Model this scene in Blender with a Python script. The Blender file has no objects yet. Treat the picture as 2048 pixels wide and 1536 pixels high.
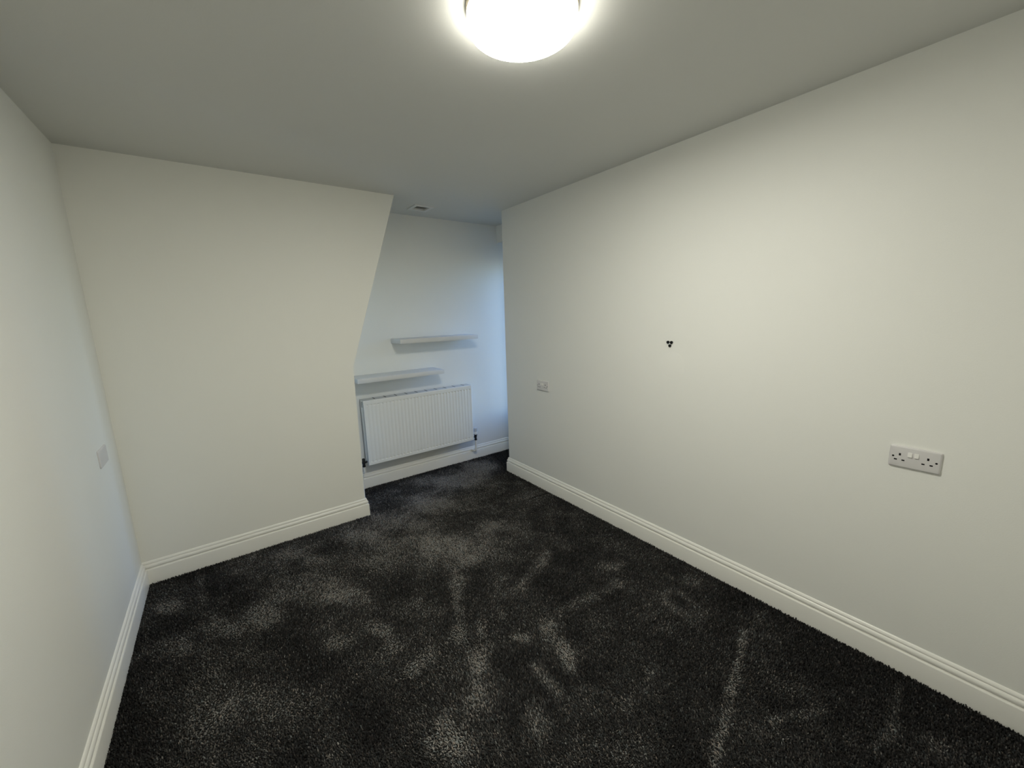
import bpy, bmesh, math, random
import numpy as np
from mathutils import Matrix, Vector

# ------------------------------------------------------------------ camera, sky, exposure
SC = bpy.context.scene
COL = SC.collection
F_PX = 791.5
cam_d = bpy.data.cameras.new('camera')
cam_d.sensor_fit = 'HORIZONTAL'
cam_d.sensor_width = 36.0
cam_d.lens = F_PX / 2048 * 36.0
cam_d.clip_start = 0.02
cam = bpy.data.objects.new('camera', cam_d)
COL.objects.link(cam)
right = Vector((0.80373, -0.59429, -0.02886))
down = Vector((-0.12818, -0.12558, -0.98377))
fwd = Vector((0.58102, 0.79438, -0.17710))
cam.matrix_world = Matrix(((right.x, -down.x, -fwd.x, 0.533),
                           (right.y, -down.y, -fwd.y, -3.011),
                           (right.z, -down.z, -fwd.z, 1.522),
                           (0, 0, 0, 1)))
SC.camera = cam

LAMP_STRENGTH = 95.0
SKY_STRENGTH = 2.9
world = bpy.data.worlds.new('sky')
SC.world = world
world.use_nodes = True
wn = world.node_tree
wn.nodes.clear()
sky = wn.nodes.new('ShaderNodeTexSky')
sky.sky_type = 'NISHITA'
sky.sun_disc = False
sky.sun_elevation = math.radians(28)
sky.sun_rotation = math.radians(200)
sky.dust_density = 0.2
sky.ozone_density = 2.0
bg = wn.nodes.new('ShaderNodeBackground')
bg.inputs['Strength'].default_value = SKY_STRENGTH
wo = wn.nodes.new('ShaderNodeOutputWorld')
wb = wn.nodes.new('ShaderNodeMix')          # the camera is balanced for the warm lamp, so daylight reads blue
wb.data_type = 'RGBA'
wb.blend_type = 'MULTIPLY'
wb.inputs['Factor'].default_value = 1.0
wb.inputs['B'].default_value = (0.72, 0.92, 1.30, 1)
wn.links.new(sky.outputs[0], wb.inputs['A'])
wn.links.new(wb.outputs['Result'], bg.inputs['Color'])
wn.links.new(bg.outputs[0], wo.inputs['Surface'])

vs = SC.view_settings
vs.view_transform = 'Standard'
vs.look = 'None'
vs.gamma = 1.0
vs.use_curve_mapping = False
vs.exposure = 0.0

# ------------------------------------------------------------------ room dimensions (metres)
H = 2.40            # ceiling height
W = 2.662           # right wall plane
YE = -0.015         # far end of the right wall
XP = 1.293          # right edge of the back wall, low down
YA = 0.512          # alcove wall plane
YF = -3.32          # wall behind the camera
XW = 3.45           # end wall of the side passage, with the window
YP = -0.95          # end of the side passage
Z0 = -0.007         # floor slab under the carpet pile

# ------------------------------------------------------------------ materials
def nodes(name):
    m = bpy.data.materials.new(name)
    m.use_nodes = True
    nt = m.node_tree
    return m, nt, nt.nodes['Principled BSDF']

def paint(name, col, rough=0.6, bump=0.0, scale=220.0, tint=0.0, spec=0.35):
    m, nt, b = nodes(name)
    b.inputs['Base Color'].default_value = (*col, 1)
    b.inputs['Roughness'].default_value = rough
    b.inputs['Specular IOR Level'].default_value = spec
    tc = nt.nodes.new('ShaderNodeTexCoord')
    if tint:
        n2 = nt.nodes.new('ShaderNodeTexNoise')
        n2.inputs['Scale'].default_value = 2.3
        n2.inputs['Detail'].default_value = 3
        mx = nt.nodes.new('ShaderNodeMix')
        mx.data_type = 'RGBA'
        mx.inputs['A'].default_value = (*[c * (1 - tint) for c in col], 1)
        mx.inputs['B'].default_value = (*[min(1, c * (1 + tint)) for c in col], 1)
        nt.links.new(tc.outputs['Object'], n2.inputs['Vector'])
        nt.links.new(n2.outputs['Fac'], mx.inputs['Factor'])
        nt.links.new(mx.outputs['Result'], b.inputs['Base Color'])
    if bump:
        n = nt.nodes.new('ShaderNodeTexNoise')
        n.inputs['Scale'].default_value = scale
        n.inputs['Detail'].default_value = 2
        bp = nt.nodes.new('ShaderNodeBump')
        bp.inputs['Strength'].default_value = bump
        bp.inputs['Distance'].default_value = 0.002
        nt.links.new(tc.outputs['Object'], n.inputs['Vector'])
        nt.links.new(n.outputs['Fac'], bp.inputs['Height'])
        nt.links.new(bp.outputs['Normal'], b.inputs['Normal'])
    return m

M = {}
M['wall'] = paint('wall paint', (0.875, 0.875, 0.83), 0.55, 0.12, 260, 0.012)
M['cream'] = paint('cream wall paint', (0.925, 0.92, 0.86), 0.55, 0.12, 260, 0.012)
M['ceiling'] = paint('ceiling paint', (0.73, 0.73, 0.695), 0.8, 0.10, 200, 0.010)
M['gloss'] = paint('skirting gloss', (0.93, 0.92, 0.865), 0.30, 0.03, 60, 0.0, 0.5)
M['enamel'] = paint('radiator enamel', (0.88, 0.88, 0.835), 0.48, 0.0, 1, 0.0, 0.5)
M['grille'] = paint('shaded grille enamel', (0.66, 0.66, 0.63), 0.40, 0.0, 1, 0.0, 0.4)  # radiator enamel darkened, the shelf's shade put into the colour
M['shelf'] = paint('shelf foil', (0.73, 0.74, 0.735), 0.48, 0.02, 120, 0.0, 0.5)
M['plastic'] = paint('socket plastic', (0.68, 0.665, 0.66), 0.35, 0.02, 300, 0.0, 0.5)
M['rocker'] = paint('rocker plastic', (0.82, 0.81, 0.78), 0.30, 0.0, 1, 0.0, 0.5)
M['black'] = paint('dark slot', (0.006, 0.006, 0.006), 0.6, 0.0, 1, 0.0, 0.2)
M['black_plastic'] = paint('black plastic', (0.012, 0.012, 0.012), 0.4, 0.05, 200)
M['grey_plastic'] = paint('grey cap', (0.52, 0.53, 0.54), 0.4, 0.02, 200)
M['vent'] = paint('vent plastic', (0.80, 0.80, 0.78), 0.45, 0.03, 200)
M['duct'] = paint('duct', (0.015, 0.014, 0.012), 0.8, 0.05, 80)
M['slat'] = paint('vent slat', (0.60, 0.59, 0.54), 0.6, 0.03, 80)
M['upvc'] = paint('window frame', (0.82, 0.82, 0.82), 0.35, 0.02, 100)
M['backing'] = paint('carpet backing', (0.012, 0.012, 0.012), 0.95, 0.2, 120)

m, nt, b = nodes('brass rim')
b.inputs['Base Color'].default_value = (0.62, 0.54, 0.40, 1)
b.inputs['Metallic'].default_value = 0.6
b.inputs['Roughness'].default_value = 0.38
M['rim'] = m

m, nt, b = nodes('lit diffuser')
b.inputs['Base Color'].default_value = (0.9, 0.9, 0.88, 1)
b.inputs['Roughness'].default_value = 0.5
b.inputs['Emission Color'].default_value = (1.0, 0.98, 0.875, 1)
b.inputs['Emission Strength'].default_value = LAMP_STRENGTH
M['diffuser'] = m
m = m.copy()
m.name = 'lit diffuser edge'
m.node_tree.nodes['Principled BSDF'].inputs['Emission Strength'].default_value = LAMP_STRENGTH * 0.17
M['diffuser_edge'] = m

m, nt, b = nodes('window glass')
nt.nodes.remove(b)
tr = nt.nodes.new('ShaderNodeBsdfTransparent')
gl = nt.nodes.new('ShaderNodeBsdfGlossy')
gl.inputs['Roughness'].default_value = 0.02
fr = nt.nodes.new('ShaderNodeFresnel')
fr.inputs['IOR'].default_value = 1.45
mx = nt.nodes.new('ShaderNodeMixShader')
nt.links.new(fr.outputs[0], mx.inputs['Fac'])
nt.links.new(tr.outputs[0], mx.inputs[1])
nt.links.new(gl.outputs[0], mx.inputs[2])
nt.links.new(mx.outputs[0], nt.nodes['Material Output'].inputs['Surface'])
M['glass'] = m

# carpet: each tuft carries its own yarn shade and how far it is brushed over
m, nt, b = nodes('carpet yarn')
at = nt.nodes.new('ShaderNodeAttribute')
at.attribute_name = 'yarn'
hue = nt.nodes.new('ShaderNodeAttribute')
hue.attribute_name = 'hue'
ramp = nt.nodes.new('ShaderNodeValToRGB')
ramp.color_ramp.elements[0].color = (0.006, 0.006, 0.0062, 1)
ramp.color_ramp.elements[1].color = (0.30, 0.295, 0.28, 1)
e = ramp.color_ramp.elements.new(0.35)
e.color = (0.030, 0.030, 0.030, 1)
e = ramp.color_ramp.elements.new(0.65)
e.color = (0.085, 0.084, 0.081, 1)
tint = nt.nodes.new('ShaderNodeValToRGB')
tint.color_ramp.elements[0].color = (0.88, 1.0, 1.06, 1)
tint.color_ramp.elements[1].color = (1.15, 0.98, 0.88, 1)
mul = nt.nodes.new('ShaderNodeMix')
mul.data_type = 'RGBA'
mul.blend_type = 'MULTIPLY'
mul.inputs['Factor'].default_value = 1.0
nt.links.new(at.outputs['Fac'], ramp.inputs['Fac'])
nt.links.new(hue.outputs['Fac'], tint.inputs['Fac'])
nt.links.new(ramp.outputs['Color'], mul.inputs['A'])
nt.links.new(tint.outputs['Color'], mul.inputs['B'])
nt.links.new(mul.outputs['Result'], b.inputs['Base Color'])
b.inputs['Roughness'].default_value = 0.85
b.inputs['Specular IOR Level'].default_value = 0.15
M['yarn'] = m

# ------------------------------------------------------------------ helpers
def link(name, bm, mat, parent=None, smooth=False, loc=None):
    bmesh.ops.recalc_face_normals(bm, faces=bm.faces)
    me = bpy.data.meshes.new(name)
    bm.to_mesh(me)
    bm.free()
    me.materials.append(M[mat])
    if smooth:
        me.shade_smooth()
        me.set_sharp_from_angle(angle=math.radians(38))
    o = bpy.data.objects.new(name, me)
    COL.objects.link(o)
    if parent:
        o.parent = parent
    if loc:
        o.location = loc
    return o

def box(bm, x0, x1, y0, y1, z0, z1, bevel=0.0, seg=2):
    vs_ = [bm.verts.new(p) for p in ((x0, y0, z0), (x1, y0, z0), (x1, y1, z0), (x0, y1, z0),
                                     (x0, y0, z1), (x1, y0, z1), (x1, y1, z1), (x0, y1, z1))]
    fs = [bm.faces.new([vs_[i] for i in f]) for f in
          ((0, 3, 2, 1), (4, 5, 6, 7), (0, 1, 5, 4), (1, 2, 6, 5), (2, 3, 7, 6), (3, 0, 4, 7))]
    if bevel:
        es = set(e for f in fs for e in f.edges)
        bmesh.ops.bevel(bm, geom=list(es), offset=bevel, segments=seg, profile=0.5, affect='EDGES')
    return vs_

def boxobj(name, dims, mat, parent=None, bevel=0.0, seg=2):
    bm = bmesh.new()
    box(bm, *dims, bevel=bevel, seg=seg)
    return link(name, bm, mat, parent, smooth=bevel > 0)

def lathe(bm, prof, n=32, origin=(0, 0, 0), axis='Z'):
    """prof: list of (r, h); spun about the axis through origin."""
    rings = []
    for r, h in prof:
        ring = []
        if r < 1e-6:
            ring = [bm.verts.new((0, 0, h))]
        else:
            for i in range(n):
                a = 2 * math.pi * i / n
                ring.append(bm.verts.new((r * math.cos(a), r * math.sin(a), h)))
        rings.append(ring)
    for a, c in zip(rings, rings[1:]):
        for i in range(n):
            j = (i + 1) % n
            if len(a) == 1 and len(c) == 1:
                continue
            if len(a) == 1:
                bm.faces.new((a[0], c[i], c[j]))
            elif len(c) == 1:
                bm.faces.new((a[i], c[0], a[j]))
            else:
                bm.faces.new((a[i], c[i], c[j], a[j]))
    allv = [v for r in rings for v in r]
    if axis == 'Y':
        bmesh.ops.rotate(bm, verts=allv, matrix=Matrix.Rotation(math.radians(-90), 3, 'X'))
    elif axis == 'X':
        bmesh.ops.rotate(bm, verts=allv, matrix=Matrix.Rotation(math.radians(90), 3, 'Y'))
    bmesh.ops.translate(bm, verts=allv, vec=origin)
    return allv

def tube(bm, pts, r, n=14):
    pts = [Vector(p) for p in pts]
    rings = []
    for i, p in enumerate(pts):
        d = (pts[min(i + 1, len(pts) - 1)] - pts[max(i - 1, 0)]).normalized()
        u = d.orthogonal().normalized() if i == 0 else (rings_u - d * rings_u.dot(d)).normalized()
        rings_u = u
        w = d.cross(u)
        rings.append([bm.verts.new(p + r * (math.cos(2 * math.pi * k / n) * u + math.sin(2 * math.pi * k / n) * w))
                      for k in range(n)])
    for a, c in zip(rings, rings[1:]):
        for k in range(n):
            bm.faces.new((a[k], a[(k + 1) % n], c[(k + 1) % n], c[k]))
    bm.faces.new(list(reversed(rings[0])))
    bm.faces.new(rings[-1])

def empty(name, loc, label, cat, group=None):
    o = bpy.data.objects.new(name, None)
    o.empty_display_size = 0.05
    COL.objects.link(o)
    o.location = loc
    tag(o, label, cat, group)
    return o

def tag(o, label=None, cat=None, group=None, kind=None):
    if label:
        o['label'] = label
    if cat:
        o['category'] = cat
    if group:
        o['group'] = group
    if kind:
        o['kind'] = kind
    return o

def struct(o, label, cat):
    return tag(o, label, cat, None, 'structure')

# ------------------------------------------------------------------ the room shell
struct(boxobj('floor', (-0.1, 4.0, YF - 0.1, YA + 0.1, -0.12, Z0), 'backing'),
       'dark floor under the charcoal carpet', 'floor')
bm = bmesh.new()
VX, VY, VI = 2.018, 0.232, 0.060      # the vent's opening
box(bm, -0.1, VX - VI, YF - 0.1, YA + 0.1, H, H + 0.1)
box(bm, VX + VI, 4.0, YF - 0.1, YA + 0.1, H, H + 0.1)
box(bm, VX - VI, VX + VI, YF - 0.1, VY - VI, H, H + 0.1)
box(bm, VX - VI, VX + VI, VY + VI, YA + 0.1, H, H + 0.1)
struct(link('ceiling', bm, 'ceiling'), 'plain off-white ceiling with the round lamp on it', 'ceiling')
struct(boxobj('wall_left', (-0.1, 0.0, YF, YA, Z0, H), 'wall'),
       'plain off-white wall on the left, tinged blue by daylight', 'wall')

# back wall: its free edge runs up straight, then leans out to the right towards the ceiling
bm = bmesh.new()
poly = [(0, Z0), (XP, Z0), (XP, 1.166), (1.713, H), (0, H)]
fr_ = [bm.verts.new((x, 0, z)) for x, z in poly]
bk_ = [bm.verts.new((x, YA, z)) for x, z in poly]
bm.faces.new(fr_)
bm.faces.new(list(reversed(bk_)))
n = len(poly)
for i in range(n):
    bm.faces.new((fr_[i], bk_[i], bk_[(i + 1) % n], fr_[(i + 1) % n]))
bm.edges.ensure_lookup_table()
edges = [e for e in bm.edges if all(v in (fr_[1], fr_[2], fr_[3]) for v in e.verts)]
bmesh.ops.bevel(bm, geom=edges, offset=0.006, segments=3, profile=0.5, affect='EDGES')
struct(link('wall_back', bm, 'cream', smooth=True),
       'off-white back wall whose right edge leans outward towards the ceiling', 'wall')

struct(boxobj('wall_alcove', (XP, 4.0, YA, YA + 0.1, Z0, H), 'wall'),
       'recessed off-white wall behind the radiator and shelves', 'wall')

bm = bmesh.new()
vv = box(bm, W, W + 0.1, YF, YE, Z0, H)
es = [e for e in bm.edges if {e.verts[0], e.verts[1]} in ({vv[3], vv[7]}, {vv[2], vv[6]})]
bmesh.ops.bevel(bm, geom=es, offset=0.005, segments=3, profile=0.5, affect='EDGES')
struct(link('wall_right', bm, 'wall', smooth=True),
       'long off-white wall on the right carrying two double sockets', 'wall')
struct(boxobj('wall_front', (-0.1, W + 0.1, YF - 0.1, YF, Z0, H), 'wall'),
       'plain off-white wall behind the camera', 'wall')
struct(boxobj('wall_passage', (W + 0.1, XW, YP - 0.1, YP, Z0, H), 'wall'),
       'end wall of the side passage behind the right wall', 'wall')
# end wall of the passage with the window opening
WY0, WY1, WZ0, WZ1 = -0.06, 0.44, 0.40, 2.12
bm = bmesh.new()
box(bm, XW, XW + 0.1, YP - 0.1, WY0, Z0, H)
box(bm, XW, XW + 0.1, WY1, YA, Z0, H)
box(bm, XW, XW + 0.1, WY0, WY1, Z0, WZ0)
box(bm, XW, XW + 0.1, WY0, WY1, WZ1, H)
struct(link('wall_window', bm, 'wall'), 'passage wall with the daylight window', 'wall')
bm = bmesh.new()
box(bm, 2.965, 3.065, YP, YA, 2.235, H)
struct(link('wall_header', bm, 'wall'), 'boxed header under the ceiling at the passage to the window', 'wall')

win = empty('window_1', (XW + 0.05, (WY0 + WY1) / 2, WZ0), 'white framed window at the end of the side passage', 'window')
win['kind'] = 'structure'
wy = (WY1 - WY0) / 2
for nm, d in (('frame_side', (-.03, .03, -wy, -wy + .06, 0, WZ1 - WZ0)), ('frame_side', (-.03, .03, wy - .06, wy, 0, WZ1 - WZ0)),
              ('frame_bottom', (-.03, .03, -wy + .06, wy - .06, 0, .06)), ('frame_top', (-.03, .03, -wy + .06, wy - .06, WZ1 - WZ0 - .06, WZ1 - WZ0)),
              ('mullion', (-.025, .025, -.03, .03, .06, WZ1 - WZ0 - .06))):
    boxobj(nm, d, 'upvc', win, 0.004)
for a, c in ((-wy + .06, -.03), (.03, wy - .06)):
    boxobj('pane', (-.003, .003, a, c, .06, WZ1 - WZ0 - .06), 'glass', win)
pd = bpy.data.lights.new('window_portal', 'AREA')
pd.shape = 'RECTANGLE'
pd.size = WZ1 - WZ0
pd.size_y = WY1 - WY0
pd.cycles.is_portal = True
po = bpy.data.objects.new('window_portal', pd)
COL.objects.link(po)
po.matrix_world = Matrix.Translation((XW + 0.11, (WY0 + WY1) / 2, (WZ0 + WZ1) / 2)) @ Matrix.Rotation(math.radians(90), 4, 'Y')

# ------------------------------------------------------------------ skirting boards
T = 0.018
PROF = [(0, Z0), (T, Z0), (T, 0.0850), (0.0172, 0.0880), (0.0150, 0.0905), (0.0095, 0.0915), (0.0075, 0.0925),
        (0.0075, 0.0955), (0.0100, 0.0962), (0.0130, 0.0985), (0.0145, 0.1025), (0.0142, 0.1075), (0.0128, 0.1125),
        (0.0102, 0.1170), (0.0072, 0.1195), (0.0052, 0.1203), (0.0052, 0.1215), (0.0080, 0.1222), (0.0082, 0.1250), (0.0066, 0.1295),
        (0.0042, 0.1338), (0.0018, 0.1363), (0, 0.137)]

def skirting(name, pts, label, side=1):
    """sweep PROF along plan points with mitred corners; side=+1: the board stands out to the right of travel"""
    P = [Vector((x, y)) for x, y in pts]
    bm = bmesh.new()
    rings = []
    for i, p in enumerate(P):
        ds = []
        if i > 0:
            ds.append((p - P[i - 1]).normalized())
        if i < len(P) - 1:
            ds.append((P[i + 1] - p).normalized())
        ns = [Vector((d.y, -d.x)) * side for d in ds]
        if len(ns) == 1:
            off = ns[0]
        else:
            s = ns[0] + ns[1]
            off = s / (1 + ns[0].dot(ns[1]))
        rings.append([bm.verts.new((p.x + off.x * t, p.y + off.y * t, z)) for t, z in PROF])
    k = len(PROF)
    for a, c in zip(rings, rings[1:]):
        for j in range(k):
            bm.faces.new((a[j], a[(j + 1) % k], c[(j + 1) % k], c[j]))
    bm.faces.new(rings[0])
    bm.faces.new(list(reversed(rings[-1])))
    o = link(name, bm, 'gloss')
    o.data.shade_smooth()
    o.data.set_sharp_from_angle(angle=math.radians(30))
    return struct(o, label, 'skirting board')

skirting('baseboard_left', [(0, YF), (0, -T)], 'white moulded skirting along the left wall')
skirting('baseboard_back', [(0, 0), (XP, 0), (XP, YA - T)], 'white moulded skirting along the back wall, turning its corner')
skirting('baseboard_alcove', [(XP, YA), (XW, YA)], 'white moulded skirting under the radiator')
skirting('baseboard_right', [(W, YF), (W, YE), (W + 0.1, YE), (W + 0.1, YP)], 'white moulded skirting along the long right wall', side=-1)

# ------------------------------------------------------------------ ceiling lamp
lamp = empty('ceiling_lamp', (1.372, -1.968, H), 'round flush ceiling lamp with a glowing white diffuser', 'lamp')
R_ = 0.1645
bm = bmesh.new()
lathe(bm, [(0, 0), (R_ - .004, 0), (R_, -.002), (R_, -.018), (R_ - .002, -.020), (R_ - .02, -.020)], 96)
link('base_ring', bm, 'rim', lamp, True)
rd = R_ - .0015
bm = bmesh.new()
lathe(bm, [(rd - .004, -.0202), (rd, -.022), (rd, -.046), (rd - .0015, -.050), (rd - .005, -.0535)], 96)
link('diffuser_side', bm, 'diffuser_edge', lamp, True)
bm = bmesh.new()
lathe(bm, [(rd - .005, -.0535), (rd - .011, -.0555), (rd * .6, -.0565), (0, -.057)], 96)
link('diffuser', bm, 'diffuser', lamp, True)

# ------------------------------------------------------------------ ceiling vent
vent = empty('ceiling_vent', (VX, VY, H), 'small square white air vent in the ceiling above the shelves', 'vent')
vo, vi = 0.086, 0.056
bm = bmesh.new()
pr = [(vo, -.0005), (vo - .002, -.006), (vi + .006, -.009), (vi, -.007), (vi - .002, .010)]
rows = [[bm.verts.new((sx * r, sy * r, z)) for sx, sy in ((-1, -1), (1, -1), (1, 1), (-1, 1))] for r, z in pr]
for r1, r2 in zip(rows, rows[1:]):
    for k in range(4):
        bm.faces.new((r1[k], r1[(k + 1) % 4], r2[(k + 1) % 4], r2[k]))
link('frame', bm, 'vent', vent)
bm = bmesh.new()
rows = [[bm.verts.new((sx * (vi - .001), sy * (vi - .001), z)) for sx, sy in ((-1, -1), (1, -1), (1, 1), (-1, 1))] for z in (.004, .075)]
for k in range(4):
    bm.faces.new((rows[0][k], rows[0][(k + 1) % 4], rows[1][(k + 1) % 4], rows[1][k]))
bm.faces.new(rows[1])
link('duct', bm, 'duct', vent)
for k in range(3):
    y = -vi + .052 + k * .020
    bm = bmesh.new()
    v4 = [bm.verts.new(p) for p in ((-vi + .018 - .008 * k, y, .001), (vi - .002, y, .001), (vi - .002, y + .015, .012), (-vi + .018 - .008 * k, y + .015, .012))]
    f = bm.faces.new(v4)
    r = bmesh.ops.extrude_face_region(bm, geom=[f])
    bmesh.ops.translate(bm, verts=[g for g in r['geom'] if isinstance(g, bmesh.types.BMVert)], vec=(0, -.0008, .0014))
    link('slat', bm, 'slat', vent)

# ------------------------------------------------------------------ wall shelves
def shelf(x0, x1, ztop, label):
    o = boxobj('wall_shelf', (x0, x1, YA - 0.232, YA, ztop - 0.038, ztop), 'shelf', None, 0.0015, 2)
    # origin at the base of the board
    c = Vector(((x0 + x1) / 2, YA, ztop - 0.038))
    o.data.transform(Matrix.Translation(-c))
    o.location = c
    return tag(o, label, 'shelf', 'floating shelves in the alcove')

shelf(1.774, 2.550, 1.324, 'upper white floating shelf, set further to the right in the alcove')
shelf(1.392, 2.170, 1.026, 'lower white floating shelf directly above the radiator')

# ------------------------------------------------------------------ radiator
RX0, RX1, RZ0, RZ1 = 1.447, 2.512, 0.242, 0.820
RYF, RYB = YA - 0.128, YA - 0.022
rad = empty('radiator', ((RX0 + RX1) / 2, YA, RZ0), 'white panel radiator with vertical flutes on the alcove wall', 'radiator')
rc = Vector(((RX0 + RX1) / 2, YA, RZ0))
rw, rh = RX1 - RX0, RZ1 - RZ0
yF, yB = RYF - YA, RYB - YA
NF = 32
pitch = (rw - 0.026) / NF

def flute_panel(name, yface, sgn, mat, parent):
    # pressed steel sheet: vertical channels between flat margins
    bm = bmesh.new()
    xs = [-rw / 2, -rw / 2 + .004, -rw / 2 + .013]
    dx = [0, 0, 0]
    for i in range(NF):
        x = -rw / 2 + 0.013 + i * pitch
        for u, d in ((.16, 0), (.24, .18), (.36, .78), (.44, 1), (.60, 1), (.68, .78), (.80, .18), (.88, 0)):
            xs.append(x + u * pitch)
            dx.append(d)
    xs += [rw / 2 - .013, rw / 2 - .004, rw / 2]
    dx += [0, 0, 0]
    zs = [0, .004, .028, .0285, .0310, .034, .044, .047, .056, rh - .062, rh - .053, rh - .050, rh - .041, rh - .038, rh - .0355, rh - .035, rh - .004, rh]
    dz = [0, 0, 0, 1.5, 5.5, 6, 1.2, 1, 1, 1, 1, 1.2, 6, 5.5, 1.5, 0, 0, 0]
    g = []
    for z, a in zip(zs, dz):
        row = []
        for x, d in zip(xs, dx):
            edge = 0.004 if (x in (xs[0], xs[-1]) or z in (zs[0], zs[-1])) else 0.0
            row.append(bm.verts.new((x, yface + sgn * (d * a * 0.0009 + edge), z)))
        g.append(row)
    for r1, r2 in zip(g, g[1:]):
        for k in range(len(xs) - 1):
            bm.faces.new((r1[k], r1[k + 1], r2[k + 1], r2[k]))
    # returned rim so the panel has thickness
    rim = [g[0][k] for k in range(len(xs))] + [r[-1] for r in g[1:]] + [g[-1][k] for k in range(len(xs) - 2, -1, -1)] + [r[0] for r in g[-2:0:-1]]
    back = [bm.verts.new((v.co.x, yface + sgn * 0.016, v.co.z)) for v in rim]
    for k in range(len(rim)):
        j = (k + 1) % len(rim)
        bm.faces.new((rim[k], rim[j], back[j], back[k]))
    bm.faces.new(back)
    return link(name, bm, mat, parent, True)

flute_panel('front_panel', yF, 1, 'enamel', rad)
flute_panel('rear_panel', yB, -1, 'enamel', rad)
# convector fins between the panels
bm = bmesh.new()
ny = 0
for i in range(64):
    x = -rw / 2 + 0.03 + i * (rw - 0.06) / 63
    box(bm, x - .0006, x + .0006, yF + .017, yB - .017, .05, rh - .05)
link('convector_fins', bm, 'enamel', rad)
for s in (-1, 1):
    sp = boxobj('side_panel', (min(s * rw / 2, s * (rw / 2 - .0018)), max(s * rw / 2, s * (rw / 2 - .0018)),
                               yF + .0055, yB - .004, .004, rh - .002), 'enamel', rad, 0.0006, 1)
    bm = bmesh.new()
    box(bm, s * (rw / 2 + .0004) - .0006, s * (rw / 2 + .0004) + .0006, yF + .040, yF + .052, rh - .062, rh - .010)
    link('lift_slot', bm, 'black', sp)
gr = boxobj('top_grille', (-rw / 2 + .001, rw / 2 - .001, yF + .005, yB - .0005, rh - .006, rh + .001), 'grille', rad, 0.001, 1)
for i in range(10):
    x = 1.556 - rc.x + i * 0.0985
    bm = bmesh.new()
    box(bm, x - .0045, x + .0045, yF + .030, yB - .006, rh - .0012, rh + .0013)
    link('slot', bm, 'black', gr)
for x in (-rw / 2 + .12, rw / 2 - .12):
    boxobj('wall_bracket', (x - .02, x + .02, yB, -.0013, .06, rh - .04), 'enamel', rad, 0.001, 1)

# thermostatic valve at the right end, with its white pipe down to the skirting
vx, vy = rw / 2 + .050, -.078
tv = bpy.data.objects.new('thermostatic_valve', None)
tv.empty_display_size = .03
COL.objects.link(tv)
tv.parent = rad
tv['label'] = 'thermostatic valve with grey cap and black body'
bm = bmesh.new()
z = .118 - RZ0 + RZ0
def zz(a):
    return a - RZ0
lathe(bm, [(0, zz(.356)), (.014, zz(.356)), (.0185, zz(.353)), (.0192, zz(.350)), (.0192, zz(.316)), (0, zz(.316))], 28, (vx, vy, 0))
link('cap', bm, 'grey_plastic', tv, True)
bm = bmesh.new()
lathe(bm, [(0, zz(.316)), (.0185, zz(.316)), (.0205, zz(.312)), (.0200, zz(.290)), (.0165, zz(.284)), (0, zz(.284))], 28, (vx, vy, 0))
for k in range(16):
    a = 2 * math.pi * k / 16
    box(bm, vx + .0200 * math.cos(a) - .0012, vx + .0200 * math.cos(a) + .0012, vy + .0200 * math.sin(a) - .0012, vy + .0200 * math.sin(a) + .0012, zz(.292), zz(.310))
link('dial', bm, 'enamel', tv, True)
bm = bmesh.new()
lathe(bm, [(0, zz(.284)), (.0175, zz(.284)), (.0175, zz(.274)), (.0125, zz(.272)), (.0125, zz(.258)), (.0098, zz(.250)), (.0098, zz(.236)), (.0135, zz(.234)), (.0135, zz(.222)), (0, zz(.222))], 20, (vx, vy, 0))
tube(bm, [(vx, vy, zz(.256)), (rw / 2 + .02, vy, zz(.262)), (rw / 2 - .001, vy, zz(.266))], .0075)
link('valve_body', bm, 'black_plastic', tv, True)
bm = bmesh.new()
pts = [(vx, vy, zz(.225)), (vx, vy, zz(.120))]
for k in range(1, 7):
    a = k / 6 * math.pi / 2
    pts.append((vx - .006 * (1 - math.cos(a)), vy + .020 * (1 - math.cos(a)), zz(.120) - .020 * math.sin(a)))
pts.append((vx - .012, -T - .0005, zz(.100)))
tube(bm, pts, .0092)
pipe = link('pipe', bm, 'enamel', rad, True)
bm = bmesh.new()
lathe(bm, [(.007, 0), (.017, 0), (.0175, .003), (.014, .006), (.0085, .008)], 24, (0, 0, 0), 'Y')
bmesh.ops.rotate(bm, verts=bm.verts, matrix=Matrix.Rotation(math.pi, 3, 'Z'))
bmesh.ops.translate(bm, verts=bm.verts, vec=(vx - .012, -T, zz(.100)))
link('pipe_collar', bm, 'enamel', pipe, True)
# lockshield valve at the left end
lx, ly = -rw / 2 - .030, -.078
lv = bpy.data.objects.new('lockshield_valve', None)
lv.empty_display_size = .03
COL.objects.link(lv)
lv.parent = rad
lv['label'] = 'small dark lockshield valve'
bm = bmesh.new()
lathe(bm, [(0, zz(.302)), (.010, zz(.302)), (.012, zz(.298)), (.012, zz(.278)), (.0145, zz(.274)), (.0145, zz(.256)), (.011, zz(.252)), (.011, zz(.240)), (.013, zz(.238)), (.013, zz(.226)), (0, zz(.226))], 20, (lx, ly, 0))
tube(bm, [(lx, ly, zz(.264)), (lx + .020, ly, zz(.266)), (-rw / 2 + .001, ly, zz(.268))], .008)
link('valve_body', bm, 'black_plastic', lv, True)
bm = bmesh.new()
tube(bm, [(lx, ly, zz(.232)), (lx, ly, zz(.190)), (lx, ly + .004, zz(.176)), (lx, ly + .012, zz(.167)), (lx, ly + .024, zz(.164)), (lx, -.0013, zz(.164))], .0085)
link('pipe', bm, 'enamel', rad, True)
# everything above is in radiator coordinates (origin on the wall at the bottom middle)

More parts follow.
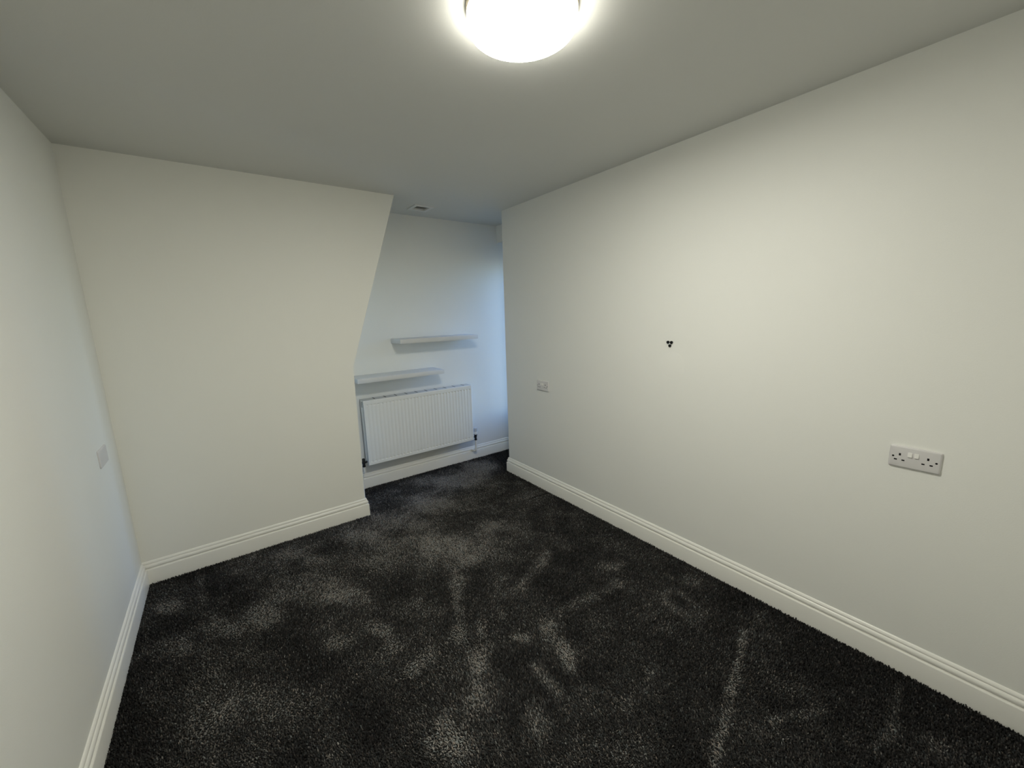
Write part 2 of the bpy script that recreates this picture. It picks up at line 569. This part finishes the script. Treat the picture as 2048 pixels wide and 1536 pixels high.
# ------------------------------------------------------------------ sockets on the walls
def rounded_plate(w, h, d, rad_=.006, n=5):
    """face plate in local x (width), z (height), y from 0 (wall) to -d (front)"""
    bm = bmesh.new()
    def loop(grow, y, rr):
        vs_ = []
        for cx, cz, a0 in ((w / 2 - rad_, h / 2 - rad_, 0), (-w / 2 + rad_, h / 2 - rad_, 90), (-w / 2 + rad_, -h / 2 + rad_, 180), (w / 2 - rad_, -h / 2 + rad_, 270)):
            for k in range(n + 1):
                a = math.radians(a0 + 90 * k / n)
                vs_.append(bm.verts.new((cx + (rr + grow) * math.cos(a), y, cz + (rr + grow) * math.sin(a))))
        return vs_
    loops = [loop(0, 0, rad_), loop(0, -d * .45, rad_), loop(-.0015, -d * .78, rad_), loop(-.004, -d * .96, rad_), loop(-.0055, -d, rad_)]
    m_ = len(loops[0])
    for a, c in zip(loops, loops[1:]):
        for k in range(m_):
            bm.faces.new((a[k], a[(k + 1) % m_], c[(k + 1) % m_], c[k]))
    bm.faces.new(loops[-1])
    bm.faces.new(list(reversed(loops[0])))
    return bm

D = .0095
def slot(parent, x, z, w, h, name='pin_slot'):
    bm = bmesh.new()
    box(bm, x - w / 2, x + w / 2, -D - .0002, -D + .004, z - h / 2, z + h / 2)
    return link(name, bm, 'black', parent)

def double_socket(loc, rz, label):
    o = empty('double_socket', loc, label, 'socket', 'double sockets on the right wall')
    o.rotation_euler = (0, 0, rz)
    link('face_plate', rounded_plate(.146, .086, D), 'plastic', o, True)
    for ex, lx_, rx_ in ((-.0415, -.0525, -.0305), (.0375, .0255, .0475)):
        slot(o, ex, .0095, .0060, .0096, 'earth_slot')
        slot(o, lx_, -.0125, .0088, .0052)
        slot(o, rx_, -.0125, .0088, .0052)
    for x in (-.0603, .0603):
        bm = bmesh.new()
        lathe(bm, [(0, -.001), (.0036, -.001), (.0036, .0004), (.0028, .0008), (0, .0008)], 16, (0, 0, 0), 'Y')
        bmesh.ops.rotate(bm, verts=bm.verts, matrix=Matrix.Rotation(math.pi, 3, 'Z'))
        bmesh.ops.translate(bm, verts=bm.verts, vec=(x, -D, 0))
        link('fixing_screw', bm, 'black_plastic', o, True)
    for x in (-.0130, .0055):
        bm = bmesh.new()
        hw = .0068
        v = [bm.verts.new(p) for p in ((x - hw, -D + .001, .0050), (x + hw, -D + .001, .0050), (x + hw, -D + .001, .0235), (x - hw, -D + .001, .0235),
                                       (x - hw + .0006, -D - .0050, .0055), (x + hw - .0006, -D - .0050, .0055), (x + hw - .0006, -D - .0012, .0230), (x - hw + .0006, -D - .0012, .0230))]
        for f in ((0, 3, 2, 1), (4, 5, 6, 7), (0, 1, 5, 4), (1, 2, 6, 5), (2, 3, 7, 6), (3, 0, 4, 7)):
            bm.faces.new([v[i] for i in f])
        bmesh.ops.bevel(bm, geom=list(bm.edges), offset=.0006, segments=2, affect='EDGES')
        link('rocker_switch', bm, 'rocker', o, True)
    return o

RW = math.radians(-90)
double_socket((W, -2.754, 0.914), RW, 'double wall socket at the near end of the right wall, appearing largest, two white rockers')
double_socket((W, -0.540, 0.915), RW, 'small-looking double wall socket at the far end of the right wall')
bp_ = link('blank_plate', rounded_plate(.150, .086, .008), 'plastic', None, True)
bp_.location = (0, -0.326, 0.889)
bp_.rotation_euler = (0, 0, math.radians(90))
tag(bp_, 'plain white face plate on the left wall near the corner', 'wall plate')

# ------------------------------------------------------------------ small black fitting on the right wall
hk = empty('wall_fitting', (W, -1.685, 1.315), 'tiny black three-lobed fitting alone on the right wall', 'fitting')
for dy, dz_, r, sx in ((.0115, .0095, .0088, 1.0), (-.0105, .0090, .0088, 1.0), (-.0010, -.0105, .0082, 1.0)):
    bm = bmesh.new()
    lathe(bm, [(0, 0), (r, 0), (r, .006), (r * .85, .0078), (0, .008)], 18, (0, 0, 0), 'X')
    bmesh.ops.rotate(bm, verts=bm.verts, matrix=Matrix.Rotation(math.pi, 3, 'Z'))
    bmesh.ops.translate(bm, verts=bm.verts, vec=(0, dy, dz_))
    link('lobe', bm, 'black', hk, True)

bm = bmesh.new()
lathe(bm, [(.085, -.0008), (.078, .0000), (.062, .0009), (.030, .0011), (0, .0011)], 48, (0, 0, 0), 'X')
bmesh.ops.rotate(bm, verts=bm.verts, matrix=Matrix.Rotation(math.pi, 3, 'Z'))
bmesh.ops.translate(bm, verts=bm.verts, vec=(W, -1.706, 1.192))
link('filler_patch', bm, 'wall', bpy.data.objects['wall_right'], True)

# ------------------------------------------------------------------ carpet pile
BLOBS = [(1.442, -1.187, 0.029, -0.023, -0.065, -0.118, 0.8),
    (1.517, -1.687, 0.037, -0.029, -0.022, -0.028, 0.9),
    (1.658, -1.736, 0.031, -0.024, -0.041, -0.046, 0.9),
    (1.285, -1.473, 0.035, -0.027, -0.033, -0.06, 0.9),
    (1.403, -1.519, 0.027, -0.021, -0.031, -0.048, 0.7),
    (1.276, -1.686, 0.042, -0.033, -0.037, -0.061, 0.9),
    (1.014, -1.361, 0.041, -0.032, -0.018, -0.05, 0.8),
    (1.005, -1.22, 0.043, -0.034, -0.015, -0.045, 0.7),
    (1.613, -2.185, 0.033, -0.027, -0.029, -0.023, 0.6),
    (1.825, -2.179, 0.017, -0.013, -0.033, -0.022, 0.5),
    (2.301, -2.134, 0.027, -0.022, -0.038, -0.021, 0.5),
    (2.091, -2.063, 0.046, -0.036, -0.033, -0.022, 0.5),
    (2.26, -1.61, 0.046, -0.037, -0.045, -0.037, 0.6),
    (1.028, -1.881, 0.056, -0.043, -0.045, -0.087, 0.8),
    (1.307, -2.051, 0.038, -0.03, -0.047, -0.056, 0.7),
    (1.176, -1.816, 0.035, -0.028, -0.03, -0.05, 0.6),
    (1.661, -1.258, 0.046, -0.036, -0.04, -0.059, 0.6),
    (1.362, -1.354, 0.029, -0.023, -0.031, -0.056, 0.6),
    (0.539, -0.732, 0.085, -0.067, -0.007, -0.084, 0.9),
    (0.807, -0.68, 0.172, -0.138, -0.026, -0.141, 0.55),
    (0.769, -0.22, 0.09, -0.073, -0.013, -0.089, 0.6),
    (0.859, -0.404, 0.071, -0.058, -0.016, -0.081, 0.6),
    (0.364, -0.697, 0.082, -0.065, -0.001, -0.082, 0.6),
    (0.204, -0.731, 0.077, -0.06, 0.004, -0.084, 0.5),
    (0.13, -0.328, 0.053, -0.042, 0.006, -0.072, 0.6),
    (0.437, -1.001, 0.055, -0.043, -0.003, -0.052, 0.5),
    (0.386, -1.139, 0.119, -0.093, -0.003, -0.113, 0.35),
    (0.797, -1.168, 0.046, -0.036, -0.013, -0.056, 0.6),
    (0.989, -1.208, 0.043, -0.034, -0.017, -0.051, 0.6),
    (0.293, -1.241, 0.11, -0.086, 0.004, -0.148, 0.4),
    (0.491, -1.312, 0.097, -0.076, -0.008, -0.099, 0.3),
    (1.621, -1.904, 0.032, -0.025, -0.041, -0.042, 0.7),
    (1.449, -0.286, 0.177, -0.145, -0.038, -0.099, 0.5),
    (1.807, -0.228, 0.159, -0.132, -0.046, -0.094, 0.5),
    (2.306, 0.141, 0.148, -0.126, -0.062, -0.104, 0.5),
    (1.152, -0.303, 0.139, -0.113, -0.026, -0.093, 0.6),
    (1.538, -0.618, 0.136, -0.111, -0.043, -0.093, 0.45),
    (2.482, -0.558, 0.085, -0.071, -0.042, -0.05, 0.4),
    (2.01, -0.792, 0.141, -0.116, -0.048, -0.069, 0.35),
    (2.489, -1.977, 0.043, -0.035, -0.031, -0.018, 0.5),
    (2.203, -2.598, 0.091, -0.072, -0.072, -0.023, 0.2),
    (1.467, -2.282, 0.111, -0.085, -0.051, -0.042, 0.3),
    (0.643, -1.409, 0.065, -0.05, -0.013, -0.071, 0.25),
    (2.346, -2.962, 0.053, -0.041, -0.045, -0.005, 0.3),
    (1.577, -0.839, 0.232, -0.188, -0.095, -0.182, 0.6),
    (2.092, 0.142, 0.216, -0.182, -0.069, -0.131, 0.9),  # alcove blobs: yarn coloured lighter where little lamp light reaches
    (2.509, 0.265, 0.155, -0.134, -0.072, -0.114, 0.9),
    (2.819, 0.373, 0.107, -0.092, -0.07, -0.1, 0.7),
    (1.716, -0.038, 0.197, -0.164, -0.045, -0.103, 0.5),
    (1.16, -0.705, 0.123, -0.1, -0.03, -0.091, 0.4),
    (1.827, -1.112, 0.099, -0.081, -0.043, -0.06, 0.3),
    (0.625, -0.619, 0.09, -0.072, -0.009, -0.075, 0.5),
    (0.933, -0.889, 0.11, -0.088, -0.019, -0.074, 0.45),
    (1.166, -1.171, 0.084, -0.067, -0.029, -0.07, 0.35),
    (0.385, -0.452, 0.112, -0.09, -0.003, -0.15, -0.8),
    (0.141, -0.487, 0.084, -0.067, 0.007, -0.109, -0.6),
    (0.706, -1.306, 0.087, -0.068, -0.021, -0.107, -0.6),
    (0.051, -1.072, 0.055, -0.043, 0.033, -0.243, -0.7),
    (0.828, -1.675, 0.076, -0.058, -0.024, -0.075, -0.6),
    (1.328, -1.179, 0.056, -0.045, -0.046, -0.094, -0.5),
    (2.522, -2.676, 0.147, -0.115, -0.183, -0.044, -0.5),
    (2.603, -2.244, 0.12, -0.097, -0.116, -0.049, -0.4),
    (1.391, -1.724, 0.042, -0.033, -0.037, -0.052, -0.5),
    (1.291, -1.965, 0.061, -0.047, -0.048, -0.062, -0.6),
    (1.635, -2.012, 0.05, -0.04, -0.043, -0.04, -0.6),
    (1.13, -0.969, 0.09, -0.071, -0.035, -0.098, -0.4),
    (2.196, -2.288, 0.088, -0.07, -0.111, -0.054, -0.4),
    (2.514, -2.916, 0.13, -0.101, -0.107, -0.014, -0.5),
    (2.263, -1.0, 0.14, -0.115, -0.073, -0.083, -0.4),
    (0.581, -1.016, 0.077, -0.06, -0.008, -0.067, -0.5),
    (1.97, -1.74, 0.083, -0.067, -0.068, -0.061, -0.3)]
STREAKS = [(2.366, -2.319, 2.016, -2.428, 0.019, 1.0), (2.016, -2.428, 1.687, -2.522, 0.023, 1.0), (2.563, -2.825, 2.331, -2.845, 0.018, 0.7), (2.331, -2.845, 2.18, -2.834, 0.018, 0.6), (2.197, -2.665, 2.014, -2.58, 0.022, 0.7), (2.042, -1.272, 1.728, -1.416, 0.041, 0.8), (2.17, -1.727, 1.784, -1.689, 0.038, 0.8), (1.46, -1.856, 1.459, -1.994, 0.027, 0.9), (1.637, -1.829, 1.579, -1.95, 0.038, 0.7), (1.128, -1.5, 1.019, -1.53, 0.04, 0.9), (2.568, -2.329, 2.386, -2.347, 0.017, 0.5), (0.242, -0.029, 0.281, -0.395, 0.02, 0.4), (2.672, -0.63, 2.441, -0.607, 0.011, -0.6), (2.504, -0.502, 2.652, -0.588, 0.008, 0.4)]
rng = np.random.default_rng(7)
STEP = 0.0064

def vnoise(x, y, scale, seed):
    r = np.random.default_rng(seed)
    g = r.random((256, 256))
    u, v = x * scale + 91.3, y * scale + 57.7
    i, j = np.floor(u).astype(int), np.floor(v).astype(int)
    fu, fv = u - i, v - j
    fu, fv = fu * fu * (3 - 2 * fu), fv * fv * (3 - 2 * fv)
    a = g[i % 256, j % 256]
    b_ = g[(i + 1) % 256, j % 256]
    c = g[i % 256, (j + 1) % 256]
    d = g[(i + 1) % 256, (j + 1) % 256]
    return (a * (1 - fu) + b_ * fu) * (1 - fv) + (c * (1 - fu) + d * fu) * fv

def patch(x0, x1, y0, y1):
    nx, ny_ = int((x1 - x0) / STEP), int((y1 - y0) / STEP)
    gx, gy = np.meshgrid(np.arange(nx), np.arange(ny_), indexing='ij')
    gx = x0 + (gx + .5 + (rng.random(gx.shape) - .5) * .85) * STEP
    gy = y0 + (gy + .5 + (rng.random(gy.shape) - .5) * .85) * STEP
    return gx.ravel(), gy.ravel()

px, py = zip(patch(T, W - T, YF + .004, -T), patch(XP + T, W, -T, YA - T), patch(W, 3.05, .005, YA - T))
px, py = np.concatenate(px), np.concatenate(py)
N = len(px)

# how far the pile is brushed over (footprints, drag marks, plus lightening for the dim far end), 0 = upright, 1 = laid flat
wx = px + .05 * (vnoise(px, py, 9, 1) - .5) + .02 * (vnoise(px, py, 30, 2) - .5)
wy_ = py + .05 * (vnoise(px, py, 9, 3) - .5) + .02 * (vnoise(px, py, 30, 4) - .5)
brush_and_light = .30 + .15 * np.clip((py + 1.4) / 1.4, -1, 1) + .34 * (vnoise(px, py, 3.0, 5) - .5) + .42 * (vnoise(px, py, 8.5, 6) - .5) + .22 * (vnoise(px, py, 22, 8) - .5)  # far gradient lightens the yarn to make up for weak lamp light
for cx, cy, ax, ay, bx, by, s in BLOBS:
    det = ax * by - ay * bx
    dx_, dy_ = wx - cx, wy_ - cy
    u = (dx_ * by - dy_ * bx) / det
    v = (dy_ * ax - dx_ * ay) / det
    r2 = u * u + v * v
    brush_and_light += (.78 if s > 0 else .42) * s * np.exp(-r2 ** 1.4 * .8)
for x0, y0, x1, y1, wd, s in STREAKS:
    dx_, dy_ = x1 - x0, y1 - y0
    L2 = dx_ * dx_ + dy_ * dy_
    t = np.clip(((wx - x0) * dx_ + (wy_ - y0) * dy_) / L2, 0, 1)
    d2 = (px * .6 + wx * .4 - x0 - t * dx_) ** 2 + (py * .6 + wy_ * .4 - y0 - t * dy_) ** 2
    brush_and_light += .62 * s * np.exp(-(d2 / (wd * wd)) ** 1.5)
rr = np.hypot(wx - 2.294, (wy_ + 2.022))
brush_and_light += .35 * np.exp(-((rr - .07) / .028) ** 2)
# the pile stands more upright, with darker yarn, close to the skirting
edge = np.minimum(np.minimum(px, W - px), np.where(px < XP, -py, YA - py))
brush_and_light -= .25 * np.exp(-edge / .07)
brush_and_light = np.clip(brush_and_light, 0, 1)

yarn = .41 + .72 * (brush_and_light - .29) + .17 * rng.standard_normal(N)
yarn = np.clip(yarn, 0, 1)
hue_ = np.clip(.5 + .22 * rng.standard_normal(N), 0, 1)

ang = rng.random(N) * 2 * np.pi
lean_a = 2 * np.pi * vnoise(px, py, 2.0, 9) + .9 * rng.standard_normal(N)
lean = (.15 + .85 * brush_and_light) * .0055 + .0012 * rng.standard_normal(N)
top_z = .0015 - .0035 * brush_and_light + .0016 * rng.standard_normal(N)
rb = STEP * (.40 + .12 * rng.random(N))
rt = STEP * (.30 + .16 * rng.random(N))
verts = np.empty((N, 6, 3), np.float32)
for k in range(3):
    a = ang + k * 2 * np.pi / 3
    verts[:, k, 0] = px + rb * np.cos(a)
    verts[:, k, 1] = py + rb * np.sin(a)
    verts[:, k, 2] = Z0 + .0005
    a2 = a + .5
    ox, oy = rt * np.cos(a2), rt * np.sin(a2)
    verts[:, 3 + k, 0] = px + lean * np.cos(lean_a) + ox
    verts[:, 3 + k, 1] = py + lean * np.sin(lean_a) + oy
    verts[:, 3 + k, 2] = top_z + .0012 * rng.standard_normal(N)
# keep the pile out of the skirting boards
inA = py < -T
vx_ = verts[:, :, 0]
vy_ = verts[:, :, 1]
vx_[inA] = np.clip(vx_[inA], T + .0005, W - T - .0005)
vy_[:] = np.minimum(vy_, YA - T - .0005)
low = px < XP
vy_[low] = np.minimum(vy_[low], -T - .0005)
vx_[~inA] = np.maximum(vx_[~inA], XP + T + .0005)
pat = np.array([[0, 1, 4], [0, 4, 3], [1, 2, 5], [1, 5, 4], [2, 0, 3], [2, 3, 5], [3, 4, 5]], np.int32)
tris = (np.arange(N, dtype=np.int32) * 6)[:, None, None] + pat[None]
tris = tris.reshape(-1)
nf = N * 7
me = bpy.data.meshes.new('carpet_pile')
me.vertices.add(N * 6)
me.vertices.foreach_set('co', verts.reshape(-1))
me.loops.add(nf * 3)
me.loops.foreach_set('vertex_index', tris)
me.polygons.add(nf)
me.polygons.foreach_set('loop_start', np.arange(nf, dtype=np.int32) * 3)
me.update(calc_edges=True)
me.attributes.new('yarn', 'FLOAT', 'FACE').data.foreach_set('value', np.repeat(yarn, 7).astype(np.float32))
me.attributes.new('hue', 'FLOAT', 'FACE').data.foreach_set('value', np.repeat(hue_, 7).astype(np.float32))
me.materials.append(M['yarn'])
pile = bpy.data.objects.new('carpet_pile', me)
COL.objects.link(pile)
tag(pile, 'charcoal grey carpet with brushed lighter footprints and drag marks, yarn lightened in the dim alcove', 'carpet', None, 'stuff')
